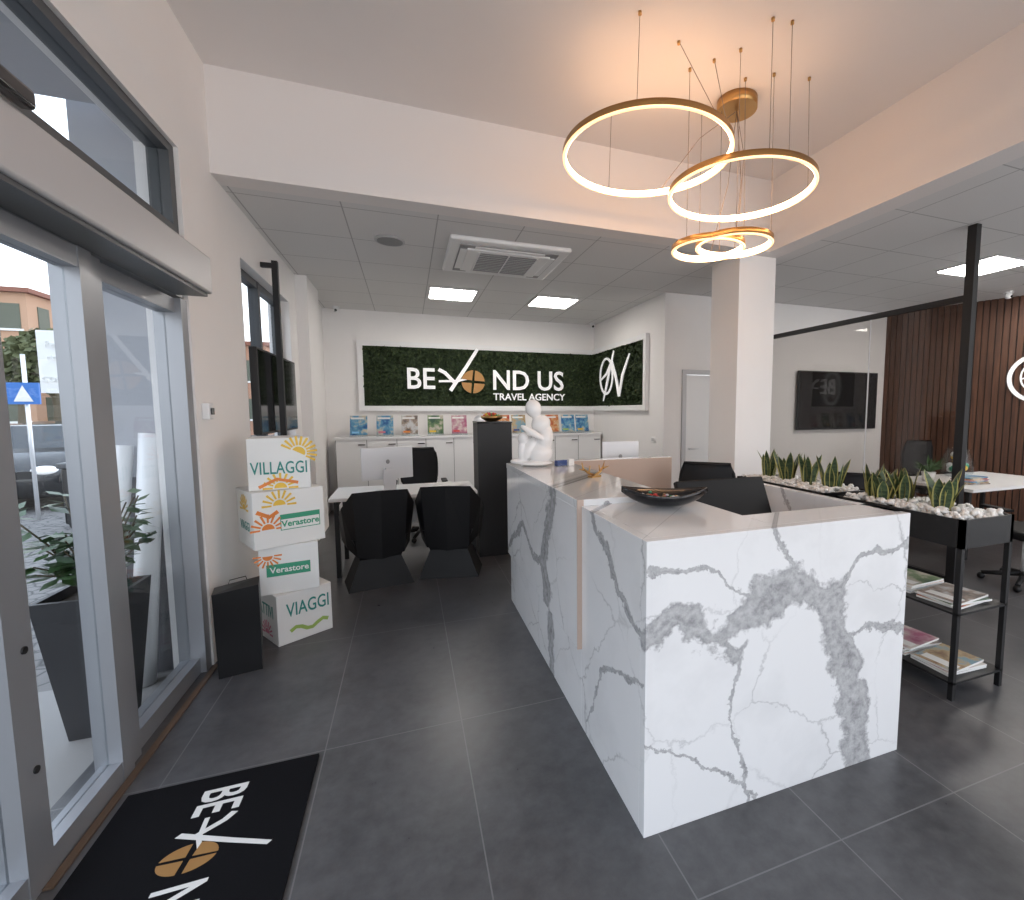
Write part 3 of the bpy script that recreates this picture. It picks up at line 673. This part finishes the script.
m=MB('potted_plant');m.cyl((5.55,3.6,.751),(5.55,3.6,.85),.05,PLW,r1=.07)
for k in range(26):
    a=random.uniform(0,6.28);l=random.uniform(.1,.2);p0=Vector((5.55,3.6,.84));p1=p0+Vector((l*math.cos(a),l*math.sin(a),random.uniform(.05,.2)));sd=Vector((-math.sin(a),math.cos(a),0))*.02
    m.poly([p0,(p0+p1)/2+sd+Vector((0,0,.02)),p1,(p0+p1)/2-sd+Vector((0,0,.02))],LEAFG)
m.done(fixn=False)
# ---------------------------------------------------------------- outside
MB('street_ground').box(-60,-1.36,-30,60,-.2,-.1,COB).done()
MB('sidewalk_slab').box(-2.1,-1.36,-3,3.53,-.1,-.085,SLAB).done()
w=MB('exterior_pier');w.box(-1.75,-1.36,3.60,4.2,-.1,4.2,EXTW).box(-1.76,-1.36,3.58,3.60,-.1,1.15,EXTD).done()
m=MB('exterior_canopy');m.box(-2.3,-1.36,-3,3.5,3.25,3.4,EXTW).done()
PX,PY=-1.53,3.03
m=MB('tall_planter');T=TR(PX,PY,-.085,.0)
m.loft([[(-.10,-.10,0),(.10,-.10,0),(.10,.10,0),(-.10,.10,0)],[(-.165,-.165,.73),(.165,-.165,.73),(.165,.165,.73),(-.165,.165,.73)],[(-.145,-.145,.73),(.145,-.145,.73),(.145,.145,.73),(-.145,.145,.73)],[(-.14,-.14,.68),(.14,-.14,.68),(.14,.14,.68),(-.14,.14,.68)]],POT,M=T)
m.box(-.14,.14,-.14,.14,.67,.685,SOIL,M=T)
for k in range(30):
    a=random.uniform(0,6.28);b=random.uniform(.3,1.0);hh=random.uniform(.15,.55)
    p0=Vector((PX,PY,.58));p1=p0+Vector((.34*b*math.cos(a)*.8,.34*b*math.sin(a),hh));pm=(p0+p1)/2+Vector((0,0,.06))
    if p1.x>-1.38:p1.x=-1.38
    m.tube([p0,pm,p1],.004,STEM,5)
    for j in range(11):
        t=random.uniform(.35,1.05);q=p0.lerp(p1,t)+Vector((0,0,.06*(1-abs(2*t-1))));an=random.uniform(0,6.28);l=random.uniform(.08,.14);dv=Vector((math.cos(an),math.sin(an),random.uniform(-.5,.5))).normalized();sd=dv.cross(Vector((0,0,1))).normalized()*l*.25
        e=q+dv*l
        if e.x>-1.32: e.x=-1.32
        m.poly([q,q+dv*l*.5+sd,e,q+dv*l*.5-sd],LEAFG)
m.done(fixn=False)
m=MB('rolled_poster')
m.cyl((-1.54,3.42,-.08),(-1.44,3.50,1.42),.06,PLW,seg=24).cyl((-1.70,3.42,-.08),(-1.58,3.51,1.35),.045,PLW,seg=24)
m.done()
def car(x,y,rz,paint,nm='car'):
    m=MB(nm);T=TR(x,y,-.1,rz)
    prof=[(-2.0,.3),(-2.05,.55),(-1.95,.78),(-1.1,.95),(-.5,1.38),(.9,1.45),(1.7,1.05),(2.0,.95),(2.05,.4),(1.9,.25),(-1.9,.22)]
    rings=[]
    for xx,s_,zz in ((-.86,.96,0),(-.80,1,0),(.80,1,0),(.86,.96,0)):
        rings.append([(xx*(1 if z<1 else .82),yy*s_,z if z<1 else z-(0 if abs(xx)<.82 else .04)) for yy,z in prof])
    m.loft(rings,paint,True,M=T)
    m.poly([(-.66,-1.08,.99),(.66,-1.08,.99),(.58,-.55,1.37),(-.58,-.55,1.37)],CARW,M=T@TR(0,-.02,.02))
    for s_ in (-1,1):
        m.poly([(s_*.80,-.95,.98),(s_*.74,-.45,1.34),(s_*.74,.85,1.38),(s_*.80,1.5,1.02)],CARW,M=T@TR(s_*.03,0,0))
        m.sph((s_*.62,-1.97,.68),(.18,.08,.08),LTW,14,8,M=T)
        for yy in (-1.3,1.3): m.cyl((s_*.74,yy,.31),(s_*.90,yy,.31),.31,RUBBER,seg=24,M=T);m.cyl((s_*.89,yy,.31),(s_*.91,yy,.31),.18,SIL,seg=16,M=T)
        m.box(s_*.86,s_*1.0,-.95,-.8,.92,1.05,paint,M=T)
    m.box(-.26,.26,-2.08,-2.04,.40,.51,PAP,M=T).box(-.5,.5,-2.06,-2.0,.56,.68,BLK,M=T)
    m.done()
car(-6.45,12.1,.1,mat('car_paint_dark',(.012,.014,.017),.25,coat=.5))
car(-9.4,20.2,1.4,mat('car_paint_white',(.6,.6,.6),.2,coat=.8));car(-9.6,12.5,.1,mat('car_paint_silver',(.3,.31,.33),.2,.3,coat=.8))
m=MB('waste_container');m.box(-4.6,-4.05,8.6,9.1,-.05,.75,BLK,bev=.03).box(-4.63,-4.02,8.57,9.13,.75,.83,DGR,bev=.02)
for x in (-4.5,-4.15): m.cyl((x-.03,8.62,-.04),(x+.03,8.62,-.04),.06,RUBBER)
m.done()
def building(x0,x1,y0,y1,h,c1,c2,roof=(.22,.09,.06)):
    m=MB('street_building');W_=mottled('facade',c1,c2,1,.9);D_=mat('shutter',(.10,.11,.08),.7)
    m.box(x0,x1,y0,y1,-.1,h,W_).box(x0-.3,x1+.3,y0-.3,y1+.3,h,h+.25,mat('roof',roof,.8))
    z=1.0
    while z+1.5<h:
        x=x0+.8
        while x+1<x1: m.box(x,x+.9,y0-.04,y0,z,z+1.4,D_).box(x-.1,x+1.0,y0-.08,y0,z-.12,z,PAP);x+=2.0
        y=y0+.8
        while y+1<y1: m.box(x1,x1+.04,y,y+.9,z,z+1.4,D_);y+=2.0
        z+=2.6
    m.done()
building(-30,-20.0,36,44,8.2,(.42,.25,.16),(.47,.30,.20));building(-46,-33,34,46,10.5,(.38,.24,.17),(.43,.29,.2));building(-19.2,-9.0,38,46,6.0,(.38,.20,.13),(.42,.24,.16))
building(-32,-24,-10,10,9,(.40,.30,.22),(.45,.34,.26))
def tree(x,y,h):
    m=MB('street_tree');m.tube([(x,y,-.1),(x+.1,y,h*.4),(x,y,h*.6)],[.15,.12,.08],STEM,10)
    for k in range(5): m.tube([(x,y,h*.5),(x+random.uniform(-.7,.7),y+random.uniform(-.7,.7),h*.8)],[.07,.03],STEM,6)
    for k in range(900):
        v=Vector((random.gauss(0,1),random.gauss(0,1),random.gauss(0,.8)));v=v.normalized()*random.uniform(.4,1.0)**.5*h*.23;c=Vector((x,y,h*.75))+v
        a=Vector((random.uniform(-1,1),random.uniform(-1,1),random.uniform(-1,1))).normalized();b=a.orthogonal().normalized();s_=.10
        m.poly([c-a*s_,c+b*s_,c+a*s_,c-b*s_],TREEL)
    m.done(fixn=False)
tree(-9.6,18.0,4.0);tree(-14.0,24.3,4.4);tree(-15.5,30,5)
m=MB('crosswalk_sign');m.cyl((-5.35,9.45,-.1),(-5.35,9.45,2.4),.025,SIL).box(-5.53,-5.17,9.39,9.42,1.66,1.98,COLS['blue']).poly([(-5.46,9.385,1.70),(-5.24,9.385,1.70),(-5.35,9.385,1.94)],PAP).done()
m=MB('street_billboard');m.cyl((-4.02,7.83,-.1),(-4.02,7.83,1.9),.03,DGR).box(-4.26,-3.82,7.77,7.80,1.78,2.55,CHB)
m.text('Fermo',.11,PAP,wallM(-4.04,7.755,2.38),.004).text('richiedi',.09,PAP,wallM(-4.04,7.755,2.22),.004).text('COUPON',.09,PAP,wallM(-4.04,7.755,1.95),.004).done(fixn=False)
# ---------------------------------------------------------------- world, light
W=bpy.data.worlds.new('World');S.world=W;W.use_nodes=True;nt=W.node_tree
bg=nt.nodes['Background'];tc=nt.nodes.new('ShaderNodeTexCoord');sp=nt.nodes.new('ShaderNodeSeparateXYZ');cr=nt.nodes.new('ShaderNodeValToRGB')
nt.links.new(tc.outputs['Generated'],sp.inputs[0]);nt.links.new(sp.outputs[2],cr.inputs[0]);nt.links.new(cr.outputs[0],bg.inputs[0])
cr.color_ramp.elements[0].position=0;cr.color_ramp.elements[0].color=(.98,.98,1,1);cr.color_ramp.elements[1].position=.6;cr.color_ramp.elements[1].color=(.74,.84,1,1)
bg.inputs[1].default_value=2.2
# ---------------------------------------------------------------- camera
cd=bpy.data.cameras.new('camera');co=bpy.data.objects.new('camera',cd);COL.objects.link(co);S.camera=co
yaw,pit,rol,f,cx=.3488,-.0841,-.002,468.,578.
cd.sensor_fit='HORIZONTAL';cd.sensor_width=36;cd.lens=36*f/1024;cd.shift_x=-(cx-512)/1024;cd.clip_start=.05;cd.clip_end=300
R=Matrix.Rotation(-yaw,4,'Z')@Matrix.Rotation(H+pit,4,'X')@Matrix.Rotation(rol,4,'Z')
co.matrix_world=Matrix.Translation((0,0,1.55))@R
